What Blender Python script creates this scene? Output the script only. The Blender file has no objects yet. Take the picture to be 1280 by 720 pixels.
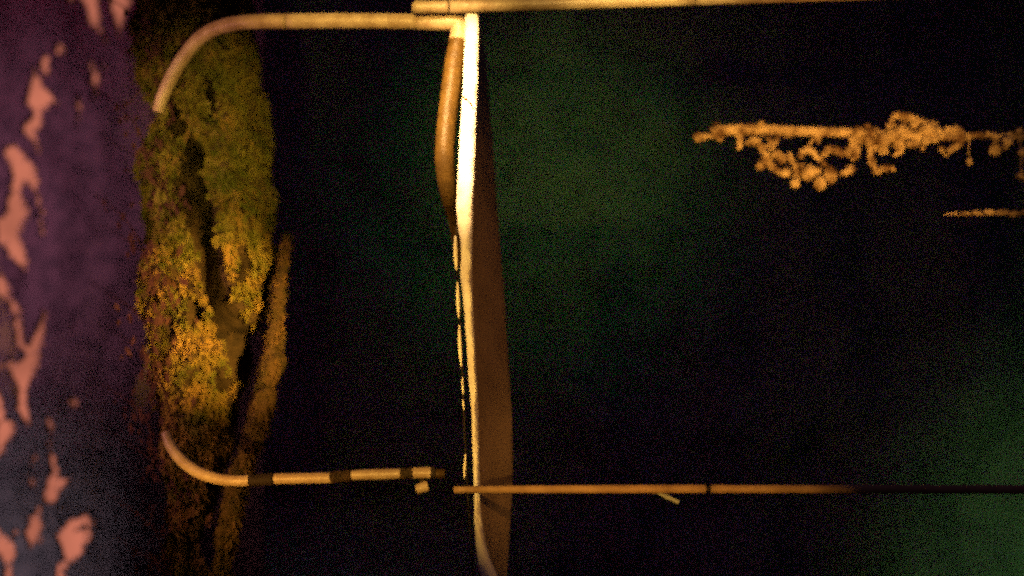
import bpy, bmesh, math, random
from mathutils import Vector, noise, Matrix
R = random.Random(7)
S = bpy.context.scene
COL = S.collection

# ------------------------------------------------------------------ camera
cam = bpy.data.cameras.new('camera'); camo = bpy.data.objects.new('camera', cam); COL.objects.link(camo)
S.camera = camo
PITCH = math.radians(16)                       # looking up a little
CAMP = Vector((0, -5, 1.2)); camo.location = CAMP; camo.rotation_euler = (math.radians(90)+PITCH, 0, 0)
cam.sensor_width = 36; cam.lens = 45
cam.clip_start = 0.05; cam.clip_end = 400
cam.dof.use_dof = True; cam.dof.focus_distance = 5.05; cam.dof.aperture_fstop = 0.5
U = 4.0/1280                                   # metres per photo pixel at the focus plane (y = 0)
FW = Vector((0, math.cos(PITCH), math.sin(PITCH))); UPV = Vector((0, -math.sin(PITCH), math.cos(PITCH)))
def P(px, py, Y=0.0):
    d = FW*5+Vector((1, 0, 0))*(px-640)*U+UPV*(360-py)*U
    return CAMP+d*((5.0+Y)/d.y)
def F(p): return (p-CAMP).dot(FW)/5            # how much larger a metre is drawn at the focus plane
def proj(p):
    f = F(p); return 640+p.x/(U*f), 360-(p-CAMP).dot(UPV)/(U*f)

# ------------------------------------------------------------------ render settings, sky
S.view_settings.view_transform = 'Standard'; S.view_settings.look = 'None'
S.view_settings.exposure = 0; S.view_settings.gamma = 1
cy = S.cycles
cy.use_denoising = False                       # grainy high-speed film
cy.use_adaptive_sampling = False
cy.light_sampling_threshold = 1.0
cy.use_light_tree = False
cy.pixel_filter_type = 'BLACKMAN_HARRIS'; cy.filter_width = 2.6
cy.max_bounces = 4; cy.volume_bounces = 0; cy.diffuse_bounces = 2
cy.sample_clamp_indirect = 2.0

W = bpy.data.worlds.new('World'); S.world = W; W.use_nodes = True
nt = W.node_tree; nt.nodes.clear()
def wn(t, **k):
    n = nt.nodes.new(t)
    for a, b in k.items(): setattr(n, a, b)
    return n
tc = wn('ShaderNodeTexCoord')
AZ = math.radians(-42)                         # dusk afterglow, low on the left
dirn = Vector((math.sin(AZ), math.cos(AZ), 0.30)).normalized()
dot = wn('ShaderNodeVectorMath', operation='DOT_PRODUCT'); dot.inputs[1].default_value = dirn
nt.links.new(tc.outputs['Generated'], dot.inputs[0])
ramp = wn('ShaderNodeValToRGB')
e = ramp.color_ramp.elements
e[0].position = 0.0; e[0].color = (0.024, 0.015, 0.034, 1)
e[1].position = 1.0; e[1].color = (0.54, 0.155, 0.092, 1)
a = e.new(0.78); a.color = (0.024, 0.015, 0.034, 1)
a = e.new(0.90); a.color = (0.48, 0.14, 0.085, 1)
nt.links.new(dot.outputs['Value'], ramp.inputs[0])
bg = wn('ShaderNodeBackground'); bg.inputs[1].default_value = 1.0
cn = wn('ShaderNodeTexNoise'); cn.inputs['Scale'].default_value = 26; cn.inputs['Detail'].default_value = 4
nt.links.new(tc.outputs['Generated'], cn.inputs['Vector'])
cr = wn('ShaderNodeMapRange'); cr.inputs[1].default_value = .3; cr.inputs[2].default_value = .7; cr.inputs[3].default_value = .5; cr.inputs[4].default_value = 1.35
nt.links.new(cn.outputs['Fac'], cr.inputs[0])
sc_ = wn('ShaderNodeVectorMath', operation='SCALE'); nt.links.new(ramp.outputs[0], sc_.inputs[0]); nt.links.new(cr.outputs[0], sc_.inputs['Scale'])
nt.links.new(sc_.outputs[0], bg.inputs[0])
out = wn('ShaderNodeOutputWorld'); nt.links.new(bg.outputs[0], out.inputs[0])

def spot(name, pos, aim, power, col, angle, blend=1.0, rad=0.02):
    l = bpy.data.lights.new(name, 'SPOT'); o = bpy.data.objects.new(name, l); COL.objects.link(o)
    l.energy = power; l.color = col; l.spot_size = math.radians(angle); l.spot_blend = blend; l.shadow_soft_size = rad
    o.location = pos; o.rotation_euler = (Vector(aim)-Vector(pos)).to_track_quat('-Z', 'Y').to_euler()
    return o
WARM = (1.0, 0.43, 0.07)  # unseen spots below are added, each brightening one part
spot('fill_hem',   P(400, -330, -1.5), P(588, 140, 0), 1500, (1.0, 0.58, 0.22), 34, 1.0)
spot('fill_rail',  (-.9, -5.2, 2.6), P(490, -20, 0), 1800, (1.0, .60, .13), 16, 1.0)
spot('fill_pole',  (.5, -5.2, 2.6), P(800, -120, 0), 3800, (1.0, .62, .16), 16, 1.0)
spot('fill_curve', P(-260, -160, -2.0), P(300, 40, .2), 70, WARM, 18, 1.0)
spot('fill_trunk', (2.1, -4.6, 1.3), P(288, 395, .7), 7200, (1.0, 0.50, 0.09), 9.2, 1.0)
spot('fill_trunk_top', (-.2, -5.1, .5), P(275, 185, .7), 1500, (1.0, 0.66, 0.12), 11, 1.0)
spot('fill_low_rail', P(-350, 760, -1.6), P(285, 640, .1), 290, (1.0, .48, .08), 30, 1.0)
spot('fill_branch', (1.3, -5.1, .7), P(1030, 190, .7), 2100, (1.0, .46, .11), 19, 1.0)
spot('fill_low',   (1.2, -5.1, .8), P(830, 620, .0), 900, (1.0, .48, .08), 17, 1.0)
spot('fill_sheet', P(1500, 380, -2.2), P(600, 430, .0), 90, WARM, 46, 1.0)
spot('fill_hem_low', P(-300, 600, -2.4), P(590, 450, .0), 460, (1.0, .55, .10), 34, 1.0)
spot('fill_green_far', P(1000, -700, 3.0), P(720, 110, 11), 1300, (0.02, 0.50, 0.05), 40, 1.0, .2)  # added green spot, no such source in view; tints the wood
spot('fill_green_low', P(1750, 700, 3.0), P(1680, 880, 12), 4600, (0.5, 0.6, 0.2), 78, 1.0, .2)  # second added green spot, out of view at the lower right
spot('fill_violet', P(-560, 130, .6), P(-60, 260, 3.0), 760, (0.60, 0.24, 0.36), 78, 1.0, .2)  # violet, maroon and grey spots are added tints on shrub and trunk
spot('fill_maroon', P(-480, 250, -.8), P(190, 330, .8), 190, (0.75, 0.28, 0.26), 80, 1.0, .2)
spot('fill_grey', P(-420, 1000, .6), P(-100, 740, 3.0), 640, (0.52, 0.48, 0.52), 60, 1.0, .2)
# added coloured spots out of view, for tint and grain on the wood
for nm, c_, x_ in (('fill_tint_red', (1, .05, .2), -300), ('fill_tint_green', (.04, .8, .4), 600), ('fill_tint_blue', (.15, .1, 1), 1500), ('fill_tint_violet', (.7, .1, 1), 1800)):
    spot(nm, P(x_, -1100, 0), P(720, 360, 12.5), dict(fill_tint_red=900, fill_tint_green=10, fill_tint_violet=300).get(nm, 60), c_, 100, 1.0, .3)

# ------------------------------------------------------------------ materials
def mat(name, base, rough=.7, metal=0, var=None, scale=8, bump=0, bscale=40, trans=0):
    m = bpy.data.materials.new(name); m.use_nodes = True
    m.node_tree.nodes['Principled BSDF'].inputs['Specular IOR Level'].default_value = .5 if rough < .45 else .15
    t = m.node_tree; b = t.nodes['Principled BSDF']
    b.inputs['Roughness'].default_value = rough; b.inputs['Metallic'].default_value = metal
    b.inputs['Base Color'].default_value = (*base, 1)
    c = t.nodes.new('ShaderNodeTexCoord')
    if var:
        n = t.nodes.new('ShaderNodeTexNoise'); n.inputs['Scale'].default_value = scale; n.inputs['Detail'].default_value = 6
        r = t.nodes.new('ShaderNodeValToRGB'); el = r.color_ramp.elements
        el[0].position = .38; el[1].position = .62; el[0].color = (*base, 1); el[1].color = (*var, 1)
        t.links.new(c.outputs['Object'], n.inputs['Vector']); t.links.new(n.outputs['Fac'], r.inputs[0])
        t.links.new(r.outputs[0], b.inputs['Base Color'])
    if bump:
        n = t.nodes.new('ShaderNodeTexNoise'); n.inputs['Scale'].default_value = bscale; n.inputs['Detail'].default_value = 8
        u = t.nodes.new('ShaderNodeBump'); u.inputs['Strength'].default_value = bump; u.inputs['Distance'].default_value = .02
        t.links.new(c.outputs['Object'], n.inputs['Vector']); t.links.new(n.outputs['Fac'], u.inputs['Height'])
        t.links.new(u.outputs[0], b.inputs['Normal'])
    return m
M = dict(
    steel=mat('worn_painted_steel', (.50, .39, .25), .42, 0, (.34, .24, .14), 14, .15, 60),
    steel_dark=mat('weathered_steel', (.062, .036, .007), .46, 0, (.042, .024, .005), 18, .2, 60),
    rubber_and_shade=mat('black_rubber_and_shade', (.022, .015, .011), .7),  # joints and cord, also the painted shade on the lower rail
    cloth=mat('pale_cloth', (.80, .78, .72), .85, 0, (.70, .64, .55), 9, .3, 120),
    canvas=mat('brown_canvas', (.27, .19, .13), .9, 0, (.20, .14, .095), 5, .3, 160),
    thread=mat('brown_thread', (.18, .06, .03), .8),
    glint=mat('pale_glint', (.95, .9, .7), .46),
    bark=mat('mossy_bark', (.022, .017, .008), .95, 0, (.06, .042, .018), 9, .8, 30),
    moss=mat('moss', (.09, .10, .012), .9, 0, (.27, .18, .04), 8),
    crust=mat('crusty_growth', (.80, .62, .28), .6, 0, (.20, .12, .05), 16, .7, 60),
    leaf=mat('dark_leaves', (.036, .028, .034), .8, 0, (.062, .044, .052), 11),
    spray=mat('reddish_leaves', (.05, .02, .02), .8, 0, (.07, .035, .02), 9),
    moss_green=mat('green_moss', (.10, .12, .018), .9, 0, (.24, .20, .04), 10),
    stemmoss=mat('dim_moss', (.04, .035, .01), .9, 0, (.13, .08, .025), 12),
    dim_brown=mat('dim_brown', (.06, .035, .018), .8, 0, (.03, .02, .01), 20),  # clamp neck and the softer painted shade on the lower rail
    brown_pole=mat('brown_pole', (.36, .23, .12), .5, 0, (.26, .16, .08), 14, .2, 60),
    stembark=mat('dim_bark', (.03, .024, .008), .95, 0, (.08, .05, .018), 14, .9, 40),
    wood=mat('dark_woodland', (.022, .055, .035), .9, 0, (.026, .065, .04), 2),
    soil=mat('dark_soil', (.05, .04, .03), .95, 0, (.035, .05, .02), 3, .5, 30),
    tag=mat('grey_strap', (.30, .33, .30), .8),
)

# ------------------------------------------------------------------ helpers
def link(name, bm, m, parent=None, smooth=True):
    me = bpy.data.meshes.new(name)
    bmesh.ops.recalc_face_normals(bm, faces=bm.faces)
    bm.to_mesh(me); bm.free()
    if smooth:
        for p in me.polygons: p.use_smooth = True
    me.materials.append(M[m]); o = bpy.data.objects.new(name, me); COL.objects.link(o)
    if parent:
        o.parent = parent; o.location = -parent.location
    return o
def thing(name, label, cat, loc, group=None):
    o = bpy.data.objects.new(name, None); COL.objects.link(o); o.empty_display_size = .1
    o.location = loc; o['label'] = label; o['category'] = cat
    if group: o['group'] = group
    return o
def catmull(pts, n=8):
    q = [2*pts[0]-pts[1]] + list(pts) + [2*pts[-1]-pts[-2]]
    r = []
    for i in range(1, len(q)-2):
        for k in range(n):
            t = k/n; a, b, c, d = q[i-1], q[i], q[i+1], q[i+2]
            r.append(.5*((2*b)+(c-a)*t+(2*a-5*b+4*c-d)*t*t+(3*b-a-3*c+d)*t**3))
    r.append(q[-2]); return r
def tube(bm, pts, rad, seg=20, rough=0, closed=True, freq=30):
    """swept tube; rad is a number or a list, one per point"""
    n = len(pts); rings = []
    up = Vector((0, 1, 0)); 
    for i, p in enumerate(pts):
        t = (pts[min(i+1, n-1)]-pts[max(i-1, 0)]).normalized()
        a = t.cross(up)
        if a.length < 1e-3: a = t.cross(Vector((1, 0, 0)))
        a.normalize(); b = t.cross(a)
        r = rad[i] if isinstance(rad, (list, tuple)) else rad
        ring = []
        for k in range(seg):
            an = 2*math.pi*k/seg; d = math.cos(an)*a+math.sin(an)*b
            v = p+d*r
            if rough: v += d*r*rough*(noise.noise(v*freq)+.6*noise.noise(v*freq*2.7))
            ring.append(bm.verts.new(v))
        rings.append(ring)
    for i in range(n-1):
        for k in range(seg):
            bm.faces.new((rings[i][k], rings[i][(k+1) % seg], rings[i+1][(k+1) % seg], rings[i+1][k]))
    if closed:
        for ring, s in ((rings[0], -1), (rings[-1], 1)):
            bm.faces.new(ring)
def pxtube(name, pts, r, m, parent, Y=None, n=8, seg=20, rough=0, straight=False, freq=30):
    """pts (px, py, Y); r photo pixels or list"""
    w = [P(*p) for p in pts]
    if straight or len(w) == 2:
        c = [w[0].lerp(w[-1], i/12) for i in range(13)] if len(w) == 2 else w
        k = len(c)
    else:
        c = catmull(w, n)
    if isinstance(r, (list, tuple)):
        rr = []
        for i in range(len(c)):
            f = i/(len(c)-1)*(len(r)-1); j = min(int(f), len(r)-2); rr.append((r[j]*(1-(f-j))+r[j+1]*(f-j))*U*F(c[i]))
    else: rr = [r*U*F(q) for q in c]
    bm = bmesh.new(); tube(bm, c, rr, seg, rough, freq=freq)
    return link(name, bm, m, parent)
def strip(profile, zs):
    pass
def lump(bm, c, r, seed, rough=.35, stretch=(1, 1, 1), sub=2):
    g = bmesh.ops.create_icosphere(bm, subdivisions=sub, radius=1)
    for v in g['verts']:
        d = v.co.copy(); k = 1+rough*noise.noise(d*1.4+Vector((seed*3.1, seed, 0)))+rough*.5*noise.noise(d*3.3+Vector((seed, 0, 9)))
        v.co = c+Vector((d.x*stretch[0], d.y*stretch[1], d.z*stretch[2]))*r*k

# ------------------------------------------------------------------ the setting
bm = bmesh.new()
G = 60
vs = [[bm.verts.new((-18+36*i/G, -8+24*j/G, .05*noise.noise(Vector((i*.31, j*.27, 0))))) for j in range(G+1)] for i in range(G+1)]
for i in range(G):
    for j in range(G): bm.faces.new((vs[i][j], vs[i+1][j], vs[i+1][j+1], vs[i][j+1]))
g = link('ground', bm, 'soil'); g['kind'] = 'structure'

# dark wood far behind, from behind the trunk to beyond the right edge: relief of crowns
bm = bmesh.new()
NX, NZ = 200, 130
x0, x1 = -5.1, 15.5
vs = []
for i in range(NX+1):
    row = []
    for j in range(NZ+1):
        x = x0+(x1-x0)*i/NX; z = -.05+14.0*j/NZ
        q = Vector((x*.8, 0, z*.8))
        y = 12.5+.5*noise.noise(q)+.14*noise.noise(q*2.7)+.08*noise.noise(q*7)+.12*z
        row.append(bm.verts.new((x+.1*noise.noise(q*5+Vector((5, 0, 0))), y, z)))
    vs.append(row)
for i in range(NX):
    for j in range(NZ): bm.faces.new((vs[i][j], vs[i+1][j], vs[i+1][j+1], vs[i][j+1]))
# a back to it, so it has depth
b0 = [bm.verts.new((x0+(x1-x0)*i/NX, 15.5, -.05)) for i in range(NX+1)]
b1 = [bm.verts.new((x0+(x1-x0)*i/NX, 15.5, 13.5)) for i in range(NX+1)]
for i in range(NX):
    bm.faces.new((b0[i], b0[i+1], b1[i+1], b1[i])); bm.faces.new((b1[i], b1[i+1], vs[i+1][NZ], vs[i][NZ]))
for i in (0, NX): bm.faces.new([vs[i][j] for j in range(NZ+1)]+[b1[i], b0[i]])
w = link('woodland', bm, 'wood'); w['kind'] = 'stuff'; w['label'] = 'dark wood lost in the night behind the rails and the hanging sheet'; w['category'] = 'woodland'

# ------------------------------------------------------------------ leafy screen on the left, dusk sky shows in its gaps
GAPS = [  # outlines of the gaps (photo pixels)
 [(98,-10),(103,10),(108,28),(118,36),(126,46),(130,58),(132,48),(127,34),(124,18),(123,-10)],
 [(132,-10),(138,8),(143,22),(145,36),(149,52),(152,38),(156,20),(162,5),(166,-10)],
 [(82,-10),(86,5),(94,3),(93,-10)],
 [(111,66),(108,78),(113,92),(115,110),(116,125),(120,128),(122,112),(124,98),(118,86),(115,76)],
 [(125,70),(124,84),(130,88),(130,74)],
 [(97,117),(93,126),(94,140),(93,158),(97,154),(102,142),(104,130),(101,120)],
 [(68,62),(73,54),(80,58),(84,66),(76,70),(70,70)],
 [(86,60),(88,74),(91,84),(92,74),(89,62)],
 [(50,68),(56,64),(64,74),(60,82),(64,92),(60,100),(54,92),(50,80)],
 [(38,78),(36,94),(32,112),(30,130),(40,138),(38,148),(28,152),(27,160),(33,172),(42,180),(47,194),(50,186),(45,176),(46,164),(54,158),(52,146),(52,138),(62,140),(60,130),(72,131),(68,122),(58,112),(50,98),(44,86)],
 [(-8,188),(0,188),(6,182),(16,177),(26,186),(36,198),(44,206),(46,218),(46,232),(50,244),(54,262),(52,276),(54,284),(50,290),(46,280),(46,262),(42,238),(34,228),(28,230),(28,246),(36,262),(34,272),(28,276),(26,290),(30,304),(32,318),(34,330),(30,342),(26,336),(18,326),(9,322),(10,312),(4,306),(-8,300),(-8,272),(4,268),(8,252),(10,238),(13,222),(11,208),(5,196)],
 [(46,268),(52,280),(55,288),(50,292),(46,284)],
 [(-8,340),(2,344),(10,350),(15,366),(18,376),(24,388),(25,402),(28,414),(30,428),(36,424),(40,416),(46,404),(50,390),(54,384),(58,392),(59,404),(54,418),(56,434),(54,440),(49,434),(48,450),(44,468),(40,480),(36,492),(37,506),(38,520),(36,532),(28,528),(22,516),(22,500),(21,484),(14,470),(8,460),(-4,462),(-8,470),(-8,452),(8,452),(12,440),(13,424),(14,408),(12,392),(8,376),(-2,368),(-8,366)],
 [(-8,482),(0,488),(4,496),(6,510),(8,524),(16,524),(20,536),(14,548),(8,552),(2,566),(-8,572)],
 [(26,340),(28,356),(30,362),(32,350),(30,338)],
 [(84,504),(86,498),(90,494),(96,500),(98,508),(90,510)],
 [(60,520),(58,530),(60,544),(56,552),(56,574),(62,588),(56,600),(52,616),(54,628),(44,634),(36,644),(36,654),(28,664),(34,676),(40,692),(42,680),(50,676),(54,660),(52,644),(54,634),(62,630),(68,626),(70,640),(74,652),(74,662),(68,664),(70,676),(76,690),(80,698),(68,704),(68,720),(74,732),(82,728),(84,708),(96,700),(104,692),(106,680),(112,668),(116,656),(114,644),(108,642),(104,636),(98,646),(92,652),(86,644),(80,624),(78,612),(86,604),(88,594),(80,598),(72,592),(68,580),(64,568),(60,556),(62,544),(68,534),(66,524)],
 [(36,570),(42,560),(44,572),(36,584),(34,594),(42,598),(46,610),(42,612),(34,602),(31,590)],
 [(-8,648),(0,656),(6,668),(18,674),(20,692),(14,712),(20,732),(4,732),(0,700),(-8,690)],
 [(20,655),(24,668),(20,678),(17,668)],
]
HOLES = [[(20,432),(26,434),(26,450),(18,450),(16,440)], [(74,612),(80,620),(82,640),(84,652),(78,658),(74,644),(70,630)], [(100,656),(106,658),(104,664),(99,662)]]
def inside(poly, x, y):
    c = False; j = len(poly)-1
    for i in range(len(poly)):
        xi, yi = poly[i]; xj, yj = poly[j]
        if (yi > y) != (yj > y) and x < (xj-xi)*(y-yi)/(yj-yi)+xi: c = not c
        j = i
    return c
BB = [(min(p[0] for p in g_), max(p[0] for p in g_), min(p[1] for p in g_), max(p[1] for p in g_)) for g_ in GAPS]
def gap(x, y):
    x2 = x+3.2*noise.noise(Vector((x*.09, y*.09, 0)))+1.4*noise.noise(Vector((x*.3, y*.2, 3)))
    y2 = y+4.0*noise.noise(Vector((x*.09, y*.09, 7)))
    for h in HOLES:
        if inside(h, x2, y2): return False
    for g_, b in zip(GAPS, BB):
        if b[0] <= x2 <= b[1] and b[2] <= y2 <= b[3] and inside(g_, x2, y2): return True
    return False
HY = 3.0
bm = bmesh.new(); st = 2.5
XL = -460; nx, ny = int(790/st), int(1000/st)
grid = {}; cells = set()
for i in range(nx):
    for j in range(ny):
        x = XL+i*st; y = -140+j*st
        if not gap(x+st/2, y+st/2): cells.add((i, j))
def hv(i, j, back):
    k = (i, j, back)
    if k not in grid:
        x = XL+i*st; y = -140+j*st
        q = Vector((x*.02, y*.013, 0))
        d = .07*noise.noise(q)+.012*noise.noise(q*3)
        grid[k] = bm.verts.new(P(x, y, HY)+Vector((0, d+(.05 if back else 0), 0)))
    return grid[k]
for (i, j) in cells:
    bm.faces.new([hv(a_, b_, 0) for a_, b_ in ((i, j), (i+1, j), (i+1, j+1), (i, j+1))])
    bm.faces.new([hv(a_, b_, 1) for a_, b_ in ((i, j+1), (i+1, j+1), (i+1, j), (i, j))])
    for (di, dj, e0, e1) in ((-1, 0, (i, j), (i, j+1)), (1, 0, (i+1, j+1), (i+1, j)), (0, -1, (i+1, j), (i, j)), (0, 1, (i, j+1), (i+1, j+1))):
        if (i+di, j+dj) not in cells:
            bm.faces.new((hv(*e0, 0), hv(*e1, 0), hv(*e1, 1), hv(*e0, 1)))
shrub = thing('shrub', 'tall dark leafy shrub at the left edge with pink dusk sky showing through ragged gaps', 'shrub', P(60, 980, HY))
link('foliage', bm, 'leaf', shrub)
# small leaves fraying the rims of the gaps
bm = bmesh.new(); n = 0
while n < 2600:
    x = R.uniform(-30, 180); y = R.uniform(-30, 750)
    q = R.uniform(0, 6.28); rr_ = R.uniform(2, 7)
    if gap(x, y) == gap(x+rr_*math.cos(q), y+rr_*math.sin(q)): continue
    c = P(x, y, HY+R.uniform(.0, .05)); l = R.uniform(.008, .022); wd = l*R.uniform(.3, .6)
    d = Vector((R.uniform(-.6, .6), R.uniform(-.1, .1), R.uniform(-1, -.3))).normalized()
    s_ = d.cross(Vector((0, 1, 0))).normalized()
    v = [bm.verts.new(q) for q in (c-d*l, c+s_*wd, c+d*l, c-s_*wd)]
    bm.faces.new((v[0], v[1], v[2])); bm.faces.new((v[0], v[2], v[3])); n += 1
lf = link('leaves', bm, 'leaf', shrub, False); lf['kind'] = 'stuff'
# loose sprays reaching past the trunk's left flank
for sx, sy in ((150,-60),(172,30),(190,95),(165,150),(182,215),(160,280),(188,330),(170,400),(192,455),(172,520),(196,590),(180,660),(205,720)):
    bm = bmesh.new(); a0 = P(sx-60, sy-50, 2.2); a1 = P(sx+R.uniform(-4, 12), sy, .72); a2 = P(sx+R.uniform(14, 38), sy+R.uniform(50, 90), .6)
    cc = catmull([a0, a1, a2], 16); tube(bm, cc, .004, 5)
    for _ in range(26):
        c = R.choice(cc[12:])+Vector((R.gauss(0, .05), R.gauss(0, .03), R.gauss(0, .05))); l = R.uniform(.015, .035); wd = l*.4
        d = Vector((R.uniform(-.4, .7), R.uniform(-.5, .2), -1)).normalized(); s_ = d.cross(Vector((0, 1, .2))).normalized()
        v = [bm.verts.new(q) for q in (c-d*l, c+s_*wd, c+d*l, c-s_*wd)]; bm.faces.new((v[0], v[1], v[2])); bm.faces.new((v[0], v[2], v[3]))
    link('leafy_spray', bm, 'spray', shrub, False)

# ------------------------------------------------------------------ mossy trunk
def interp(t, y):
    if y <= t[0][0]: return t[0][1]
    for a_, b_ in zip(t, t[1:]):
        if y <= b_[0]: return a_[1]+(b_[1]-a_[1])*(y-a_[0])/(b_[0]-a_[0])
    return t[-1][1]
TR = [(-200,300),(0,304),(100,318),(200,334),(300,336),(400,322),(450,302),(500,290),(560,280),(600,270),(720,256),(900,262)]
TL = [(-200,165),(0,182),(60,176),(130,192),(200,180),(260,190),(330,182),(400,192),(500,198),(560,212),(600,208),(720,222),(900,200)]
CREV = [[(238,165,3),(243,190,8),(238,215,5)], [(240,228,9),(247,255,11),(252,285,11),(258,300,5),(262,318,9),(266,345,9),(272,372,8),(284,398,9),(298,425,12),(300,450,14)], [(258,95,2),(268,130,3),(263,140,2)],
        [(224,60,5),(218,120,5),(222,165,5)], [(240,372,3),(244,392,5),(240,402,2)], [(268,466,3),(274,478,7),(270,486,3)], [(202,398,5),(206,408,4)], [(299,312,3),(303,330,3),(300,345,2)]]
def carve(x, y):
    best = 0
    x += 4*noise.noise(Vector((x*.06, y*.06, 1))); 
    for line in CREV:
        for (ax, ay, aw), (bx, by, bw) in zip(line, line[1:]):
            dx, dy = bx-ax, by-ay; t = max(0, min(1, ((x-ax)*dx+(y-ay)*dy)/(dx*dx+dy*dy)))
            d = math.hypot(x-ax-dx*t, y-ay-dy*t); w_ = 1.6*(aw+(bw-aw)*t)
            if d < w_*1.25: best = max(best, min(1, 2*(1.25-d/w_)))
    return best
TY = .95
trunk = thing('tree_trunk', 'thick mossy tree trunk with dark vertical fissures behind the curved rail ends', 'tree', P(230, 985, TY))
bm = bmesh.new()
NA, NH = 220, 560
rows = []
for j in range(NH+1):
    y = -330+(1010+330)*j/NH
    L, Rr = interp(TL, y), interp(TR, y)
    cx = (L+Rr)/2; base = P(cx, y, TY); rad = (Rr-L)/2*U*F(base)
    if y > 720: rad *= 1+.0012*(y-720)
    row = []
    for k in range(NA):
        an = 2*math.pi*k/NA
        d = Vector((math.cos(an), math.sin(an)*.9, 0))
        q = base+d*rad
        s1 = noise.noise(Vector((q.x*7, q.y*7, q.z*2.6)))
        s2 = noise.noise(Vector((q.x*22, q.y*22, q.z*10)))
        s3 = noise.noise(Vector((q.x*60+q.z*14, q.y*60, q.z*34)))
        s4 = noise.noise(Vector((q.x*120, q.y*120, q.z*80)))
        r2 = rad+.07*s1+.05*noise.noise(Vector((q.x*3, 3, q.z*5)))+.035*s2+.018*s3+.006*s4
        if d.y < .2:
            r2 -= .36*carve(*proj(q))
        row.append(bm.verts.new(base+d*r2))
    rows.append(row)
for j in range(NH):
    for k in range(NA):
        bm.faces.new((rows[j][k], rows[j][(k+1) % NA], rows[j+1][(k+1) % NA], rows[j+1][k]))
bm.faces.new(rows[0])
link('trunk', bm, 'bark', trunk)
def tufts(bm, N, fn, l0, l1):
    for _ in range(N):
        c, nrm = fn()
        if c is None: continue
        l = R.uniform(l0, l1); wd = l*R.uniform(.35, .7)
        d = (Vector((R.uniform(-.5, .9), 0, -1))+nrm*R.uniform(.1, .9)).normalized()
        s_ = d.cross(nrm).normalized(); u = nrm*wd*.35
        v = [bm.verts.new(q) for q in (c-d*l*.3, c+s_*wd*.5+u+d*l*.3, c+d*l, c-s_*wd*.5+u+d*l*.3)]
        bm.faces.new((v[0], v[1], v[2])); bm.faces.new((v[0], v[2], v[3]))
YR = [-150, 900]
bm = bmesh.new()
def tf():
    y = R.uniform(*YR); an = R.uniform(math.pi*1.0, math.pi*2.0)
    j = int((y+330)/1340*NH); k = int(an/(2*math.pi)*NA) % NA
    L, Rr = interp(TL, y), interp(TR, y); d = Vector((math.cos(an), math.sin(an), 0))
    base = P((L+Rr)/2, y, TY); rad = (Rr-L)/2*U*F(base); q = base+Vector((d.x, d.y*.9, 0))*rad
    if carve(*proj(q)) > .3: return None, None
    s1 = noise.noise(Vector((q.x*7, q.y*7, q.z*2.6))); s2 = noise.noise(Vector((q.x*22, q.y*22, q.z*10)))
    return base+Vector((d.x, d.y*.9, 0))*(rad+.07*s1+.035*s2+.05*noise.noise(Vector((q.x*3, 3, q.z*5)))+.006), d
tufts(bm, 10500, tf, .02, .048)
ms = link('moss', bm, 'moss', trunk, False); ms['kind'] = 'stuff'
bm = bmesh.new(); YR[:] = [20, 350]; tufts(bm, 3600, tf, .02, .05)
ms = link('green_moss', bm, 'moss_green', trunk, False); ms['kind'] = 'stuff'
# two bare limbs above the frame keep the trunk a tree from beside
for lp in ([(225,-300,.95),(120,-420,1.0),(-30,-560,1.3)], [(230,-310,.95),(300,-450,1.2),(420,-600,1.6)], [(228,-300,.95),(225,-480,.8),(240,-680,.6)]):
    pxtube('limb', lp, [62, 44, 22], 'bark', trunk, rough=.2, freq=9)

# slim second stem
SP = [(359,292,.87),(355,320,.85),(348,370,.8),(343,430,.78),(333,480,.76),(322,530,.74),(306,575,.72),(296,610,.72),(286,660,.72),(276,720,.74),(268,800,.78),(262,990,.8)]
stem = thing('young_stem', 'slim mossy stem slanting down beside the thick trunk, behind the lower hook', 'stem', P(262, 985, .8))
w_ = [P(*p) for p in SP]; c = catmull(w_, 40)
bm = bmesh.new(); rr = []
for i, p in enumerate(c):
    f = i/len(c); r0 = (2+11*min(1, f*3))*U*F(p)
    rr.append(r0*(1+.35*noise.noise(Vector((0, 0, p.z*9)))))
tube(bm, c, rr, 26, .45, freq=26)
link('stem', bm, 'stembark', stem)
bm = bmesh.new()
def sf():
    i = R.randrange(len(c)-1); an = R.uniform(math.pi, 2*math.pi); d = Vector((math.cos(an), math.sin(an), 0))
    return c[i]+d*rr[i]*.95, d
tufts(bm, 1300, sf, .015, .04)
ms = link('moss', bm, 'stemmoss', stem, False); ms['kind'] = 'stuff'

# ------------------------------------------------------------------ upper bent rail with elbow and drop tube
def collar(name, a_, b_, r, m, parent, seg=20):
    return pxtube(name, [a_, b_], r, m, parent, seg=seg)
rail = thing('bent_rail', 'upper pale steel tube curving down over the trunk, elbowed beside the bright hem', 'rail', P(570, 290, .2))
pxtube('curved_tube', [(198,140,.42),(203,122,.40),(213,100,.36),(228,74,.31),(248,50,.25),(270,36,.2),(296,29,.15),(325,27,.12),(358.6,26.5,.1)], [7.5,8.5,9,9.2,9.4,9.8], 'steel', rail)
pxtube('straight_tube', [(359.6,26.5,.1),(440,26,.07),(524,27,.04)], 10, 'steel', rail)
pxtube('joint_ring', [(357.8,26.5,.1),(360.4,26.5,.1)], 9.2, 'rubber_and_shade', rail)
pxtube('sleeve', [(523,27,.04),(560,28,.03)], 11, 'steel', rail)
pxtube('elbow', [(556,28,.03),(566,27.5,.03),(573,31,.035),(575,40,.04),(573,52,.04)], [11,11.5,12,12], 'steel', rail)
pxtube('drop_tube', [(573.5,48,.04),(568,80,.04),(564,110,.04),(559,150,.045),(556,190,.05),(558,222,.09),(563,250,.16),(570,280,.28),(578,330,.5)], [11.5,12.5,12.5,12.5,12.5,11,9,8], 'steel_dark', rail, seg=28)

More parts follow.
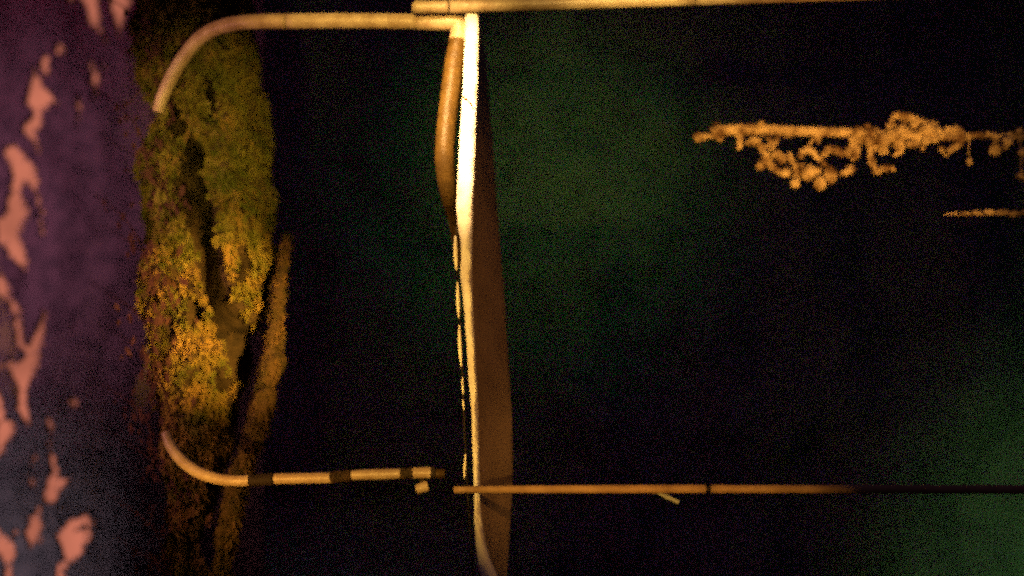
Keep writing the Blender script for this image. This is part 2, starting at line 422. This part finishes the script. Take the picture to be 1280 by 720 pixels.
# ------------------------------------------------------------------ long upper pole
pole = thing('long_pole', 'long pale pole running along the top edge to the right above the hem', 'pole', P(900, -2, 0))
pxtube('end_tube', [(518,9,-.05),(561,8.4,-.05)], 8.2, 'steel', pole)
pxtube('pole_tube', [(562,8.4,-.05),(868,-1,-.02)], 8.6, 'steel', pole)
pxtube('pole_tube', [(869,-1,-.02),(1500,-22,.05)], 8.2, 'steel', pole)
pxtube('end_cap', [(515,9,-.05),(518.5,9,-.05)], [5, 7.5], 'steel', pole)
pxtube('joint_ring', [(560.6,8.4,-.05),(562.4,8.4,-.05)], 7.9, 'rubber_and_shade', pole)
pxtube('joint_ring', [(867.6,-1,-.02),(869.6,-1,-.02)], 7.9, 'rubber_and_shade', pole)
pxtube('bracket', [(540,14,-.03),(540.5,20,0)], 3, 'steel', pole)

# ------------------------------------------------------------------ hanging sheet: rolled bright hem, dim brown panel
sheet = thing('hanging_sheet', 'tall brown canvas sheet hanging from the pole, its rolled pale hem glaring white', 'sheet', P(600, 300, 0))
HEM = [(12,581,599),(60,580.5,599),(100,579,598),(130,577,597),(180,574,595),(230,571.5,593),(262,570,591.5),(280,572,591),(300,575.5,590.5),(325,576.5,590),(345,575,590),(365,578,590.5),(400,581,592),(430,583,593.5),(460,585,595),(480,586,596.5),(510,589,597.5),(560,590.5,598.5),(600,592,599.5),(630,592.5,600.5),(655,593,603),(680,594.5,607),(700,597,613),(722,602,623),(760,612,636),(900,620,650)]
bm = bmesh.new(); NS = 14; prev = None; ys = [12+i*3 for i in range(297)]
for y in ys:
    L = interp([(h[0], h[1]) for h in HEM], y); Rr = interp([(h[0], h[2]) for h in HEM], y)
    L += .7*noise.noise(Vector((0, y*.05, 0))); cx = (L+Rr)/2; hw = (Rr-L)/2
    ring = []
    for k in range(NS):
        an = 2*math.pi*k/NS
        p = P(cx+hw*math.cos(an), y, 0)
        fold = .008*noise.noise(Vector((math.cos(an)*.9, y*.035, 2)))+.004*noise.noise(Vector((math.cos(an)*2, y*.12, 5)))
        p.y += math.sin(an)*(.018+hw*U*.5)+fold*2
        ring.append(bm.verts.new(p))
    if prev:
        for k in range(NS): bm.faces.new((prev[k], prev[(k+1) % NS], ring[(k+1) % NS], ring[k]))
    prev = ring
link('hem', bm, 'cloth', sheet)
PR = [(0,604),(40,607),(100,612),(150,616),(200,619),(250,623),(300,627),(350,631),(400,634),(450,637),(500,640),(560,641),(600,640),(650,637),(700,634),(760,630),(900,628)]
bm = bmesh.new(); prev = None
fr = []; bk = []
for y in ys:
    L = interp([(h[0], h[2]) for h in HEM], y)-3; Rr = max(L+2, interp(PR, y))
    a1, a2 = [], []
    for k in range(9):
        t = k/8; x = L+(Rr-L)*t
        p = P(x, y, .02); p.y += t*.45+.006*math.sin(t*5+y*.01)+.012*noise.noise(Vector((t*2, y*.012, 1)))
        a1.append(bm.verts.new(p)); a2.append(bm.verts.new(p+Vector((0, .004, 0))))
    fr.append(a1); bk.append(a2)
for j in range(len(ys)-1):
    for k in range(8):
        bm.faces.new((fr[j][k], fr[j][k+1], fr[j+1][k+1], fr[j+1][k])); bm.faces.new((bk[j][k], bk[j+1][k], bk[j+1][k+1], bk[j][k+1]))
    bm.faces.new((fr[j][8], bk[j][8], bk[j+1][8], fr[j+1][8]))
link('panel', bm, 'canvas', sheet)
pxtube('thread', [(578.5,120,-.03),(583,124,-.036),(588,129,-.036),(592,136,-.03)], 1.0, 'thread', sheet, seg=8)
for a_, b_, c_, d_, r_ in ((569,295,570.5,338,1.8),(572,353,573.5,397,1.7),(574,406,576.5,458,1.6),(578,472,579,492,.9),(579,500,580,512,.8),(582,568,580.5,598,.9)):
    pxtube('glint', [(a_, b_, .0), ((a_+c_)/2-.4, (b_+d_)/2, -.005), (c_, d_, .0)], [1, r_*1.35, r_*1.35, .9], 'glint', sheet, seg=10)  # edge highlights beside the hem, built as pale slivers
# dark draw cord behind the painted glints
pxtube('cord', [(571,284,.02),(570,316,.02),(572,345,.02),(573,375,.02),(575,402,.02),(576,432,.02),(578,470,.02),(580,520,.02),(583,580,.02),(586,640,.02),(592,730,.02)], 1.2, 'rubber_and_shade', sheet, seg=8, rough=.3)

# ------------------------------------------------------------------ lower hooked rail
low = thing('hooked_rail', 'lower steel tube hooked up at its left end, its shaded stretches painted as dark bands', 'rail', P(430, 598, .1))
pxtube('hook', [(207,541,.30),(212,555,.29),(222,570,.27),(236,583,.25),(254,593,.22),(275,599,.2),(296,601,.18),(318,600,.17)], [5.5,7,7.5,7.5,7,7], 'steel', low)
pxtube('tube', [(335,598.5,.16),(420,597,.12)], 7, 'steel', low)
pxtube('tube', [(432,594,.11),(503,592,.08)], [6, 7, 6.5], 'steel', low)
pxtube('shade_band', [(312,600.5,.17),(343,598.5,.155)], 8.0, 'rubber_and_shade', low)  # shade along the tube, put in as dark bands
pxtube('shade_band', [(414,597,.122),(440,594,.108)], 7.6, 'dim_brown', low)
pxtube('shade_band', [(502,592,.08),(518,591,.07)], 7.2, 'dim_brown', low)
pxtube('coupling', [(517,591,.07),(541,591,.06)], 7.2, 'steel', low)
pxtube('shade_band', [(539,591,.062),(545,591,.06)], 7.6, 'rubber_and_shade', low)
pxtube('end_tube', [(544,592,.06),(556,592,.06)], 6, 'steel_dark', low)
pxtube('clamp_foot', [(520,612,.05),(535,607,.05)], [6, 7], 'steel', low)
pxtube('clamp_neck', [(528,592,.08),(528,610,.06)], 4, 'dim_brown', low)

# ------------------------------------------------------------------ thin lower pole
thin = thing('thin_pole', 'thin brown pole crossing low in front of the hanging sheet, running right', 'pole', P(900, 611, -.1))
pxtube('pole_tube', [(567,612,-.12),(700,611.5,-.11),(881.5,611,-.1)], [4.2,5,5.4,5.6], 'brown_pole', thin)
pxtube('joint_collar', [(881.5,611,-.1),(888,611,-.1)], 4.7, 'rubber_and_shade', thin)
pxtube('pole_tube', [(888,611,-.1),(1100,611.5,.0),(1500,612,.25)], 5.4, 'brown_pole', thin)
pxtube('loose_strap', [(820,615,-.09),(833,621,-.08),(848,628,-.07)], [1.5,3.2,3.2], 'tag', thin, seg=8)

post = thing('post', 'upright steel post beyond the right edge that carries the long poles and the branch', 'post', P(1500, 985, .25))
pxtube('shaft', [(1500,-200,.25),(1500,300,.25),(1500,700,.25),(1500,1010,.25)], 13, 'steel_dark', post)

# ------------------------------------------------------------------ crusted branch on the right
BY = .75
br = thing('crusted_branch', 'dead branch crusted with knobbly growth that hangs in a clump, at the upper right', 'branch', P(1060, 166, BY))
def bt(name, pts, r, rough=.35, seg=12, dy=0, freq=55):
    if name == 'twig': r = [k*1.0 for k in r]
    return pxtube(name, [(p[0], p[1], BY+dy+(p[2] if len(p) > 2 else 0)) for p in pts], r, 'crust', br, seg=seg, rough=rough*1.3, freq=freq)
bt('stem', [(889,166),(900,163),(950,162),(1000,164),(1060,166),(1110,170),(1160,170),(1200,172)], [7.5,6.5,7.5,7,6.5,6.5,7.5,6.5,6,4], .10)
bt('stem', [(1195,172,.05),(1225,169,.05),(1260,171,.05),(1330,172,.1),(1500,176,.2)], [4.5,4,3.6,4,4,4], .35)
def bl(pts):
    for i, q in enumerate(pts):
        x, y, r = q[:3]; sx = q[3] if len(q) > 3 else 1; sz = q[4] if len(q) > 4 else 1
        bm = bmesh.new(); lump(bm, P(x, y, BY+R.uniform(-.05, .05)), 1.12*r*U*F(P(x, y, BY)), x*.1+y, .4, (sx, 1, sz)); link('lump', bm, 'crust', br)
bt('twig', [(868,173),(876,171),(895,171),(905,172)], [6,4.5,2.5,2.5])
bl([(873,172,6.5),(896,160,6.5),(927,157,4),(952,155,4),(900,175,3.5,1.3,.8),(942,177,8,1.2,.75),(984,168,5,1.6,.8),(1074,165,7.5),(1084,160,5)])
bt('twig', [(924,168),(925,180),(923,188)], [5,4,2])
bt('twig', [(1022,168),(1023,176),(1022,180)], [5,3,2])
bt('twig', [(948,178),(952,186),(958,195),(962,204),(970,212),(978,218)], [4,5,5,4.5,4.5])
bt('twig', [(952,205),(956,200),(960,194)], [6,5,4]); bl([(951,207,6),(977,199,6.5),(982,216,6),(970,193,5,1.3,1)])
bt('twig', [(986,191),(990,202),(996,212),(995,225)], [3,4,5,4.5]); bl([(994,229,6)])
bt('twig', [(1000,198),(1004,190),(1014,188),(1020,196),(1028,202)], [4,5,5,4,3])
bt('twig', [(1020,170),(1012,180),(1004,192)], [2,2,3])
bt('twig', [(1028,194),(1036,187),(1048,189),(1054,196)], [4,5,5,4])
bt('twig', [(1003,205),(1006,220),(1014,222)], [4,6,5]); bl([(1010,216,9,1.1,1),(1022,213,5),(1025,229,7.5,1,1.25),(1038,219,9,1,1.2),(1030,205,4)])
bt('twig', [(1050,219),(1058,215),(1064,208)], [3,5,5]); bl([(1063,212,6)])
bt('twig', [(960,172),(966,182),(964,190)], [3,3,4]); bt('twig', [(972,170),(968,180),(950,184)], [2.5,2.5,3])
bt('twig', [(1070,170),(1066,182),(1070,194),(1064,200)], [6,6,5,3]); bl([(1070,186,6),(1060,190,5,1,1.2)])
bt('twig', [(1088,170),(1088,190),(1089,204),(1096,212)], [5,4,4,4]); bl([(1090,203,5),(1098,214,5,1.2,1),(1108,211,5,1.6,.9),(1115,211,4)])
bt('twig', [(1100,172),(1104,184),(1106,190)], [7,6,5]); bl([(1104,176,10),(1094,166,7),(1118,168,8),(1128,163,8),(1104,188,6),(1086,176,7),(1112,158,5),(1136,170,8),(1122,178,7),(1094,182,6),(1146,164,6),(1078,174,6),(1130,154,4),(1064,174,4)])
bt('twig', [(1124,174),(1127,182),(1124,190),(1116,195)], [5,4,4,2.5])
bt('twig', [(1136,178),(1148,177),(1153,180),(1153,189)], [5,5,4,3]); bl([(1140,180,6,1.4,.8),(1150,172,8,1.3,.9)])
bt('twig', [(1117,160),(1115,150),(1120,144),(1130,145),(1142,149),(1154,154),(1168,160),(1176,168)], [4,3.5,4.5,5,5,6,7,6])
bt('twig', [(1136,162),(1142,156),(1150,160)], [3,3,4]); bl([(1160,163,9,1.3,.9),(1168,172,7),(1158,176,6)])
bt('twig', [(1180,168),(1186,163),(1196,163),(1202,170),(1198,180),(1190,186),(1184,191)], [4,5,6,6,5,4,4]); bl([(1183,190,5.5),(1176,186,3.5),(1192,168,5)])
bt('twig', [(1240,172,.05),(1252,176,.05),(1262,172,.05),(1262,166,.05)], [2,3,4,3]); bl([(1259,177,6.5),(1244,187,7),(1235,168,4.5),(1212,202,3,1,1.8),(1274,164,4.5),(1278,190,5),(1275,220,3.5,1.2,1),(1283,224,4),(1256,184,3)])
bt('twig', [(1212,174,.05),(1211,188,.05),(1212,200,.03)], [1.0,.8,1], .1, 6); bt('twig', [(1242,172,.05),(1243,182,.0)], [1.6,2], .1, 6)
bt('twig', [(1272,172,.05),(1278,190,.03),(1276,208,0),(1279,222,0)], [1.6,1.5,1.2,2], .2, 6)

tw = thing('thin_twig', 'thin knotty twig below the crusted branch at the right edge', 'twig', P(1240, 267, .6))
w2 = [(1180,267.5,.75),(1196,267,.73),(1215,267,.7),(1245,266,.65),(1290,266,.6),(1500,264,.5)]
pxtube('stem', w2, [1.2,1.8,2.6,3.4,3.4,3,3], 'crust', tw, seg=10, rough=.4, freq=50)
for x, y, r in ((1204,267,3.4),(1220,266,4.5),(1236,265,5.2),(1250,265,5),(1266,267,6.2),(1280,266,4.4)):
    bm = bmesh.new(); lump(bm, P(x, y, .7-(x-1190)*.0012), r*U*.9*F(P(x, y, .65)), x, .35, (1.4, 1, .8)); link('knot', bm, 'crust', tw)
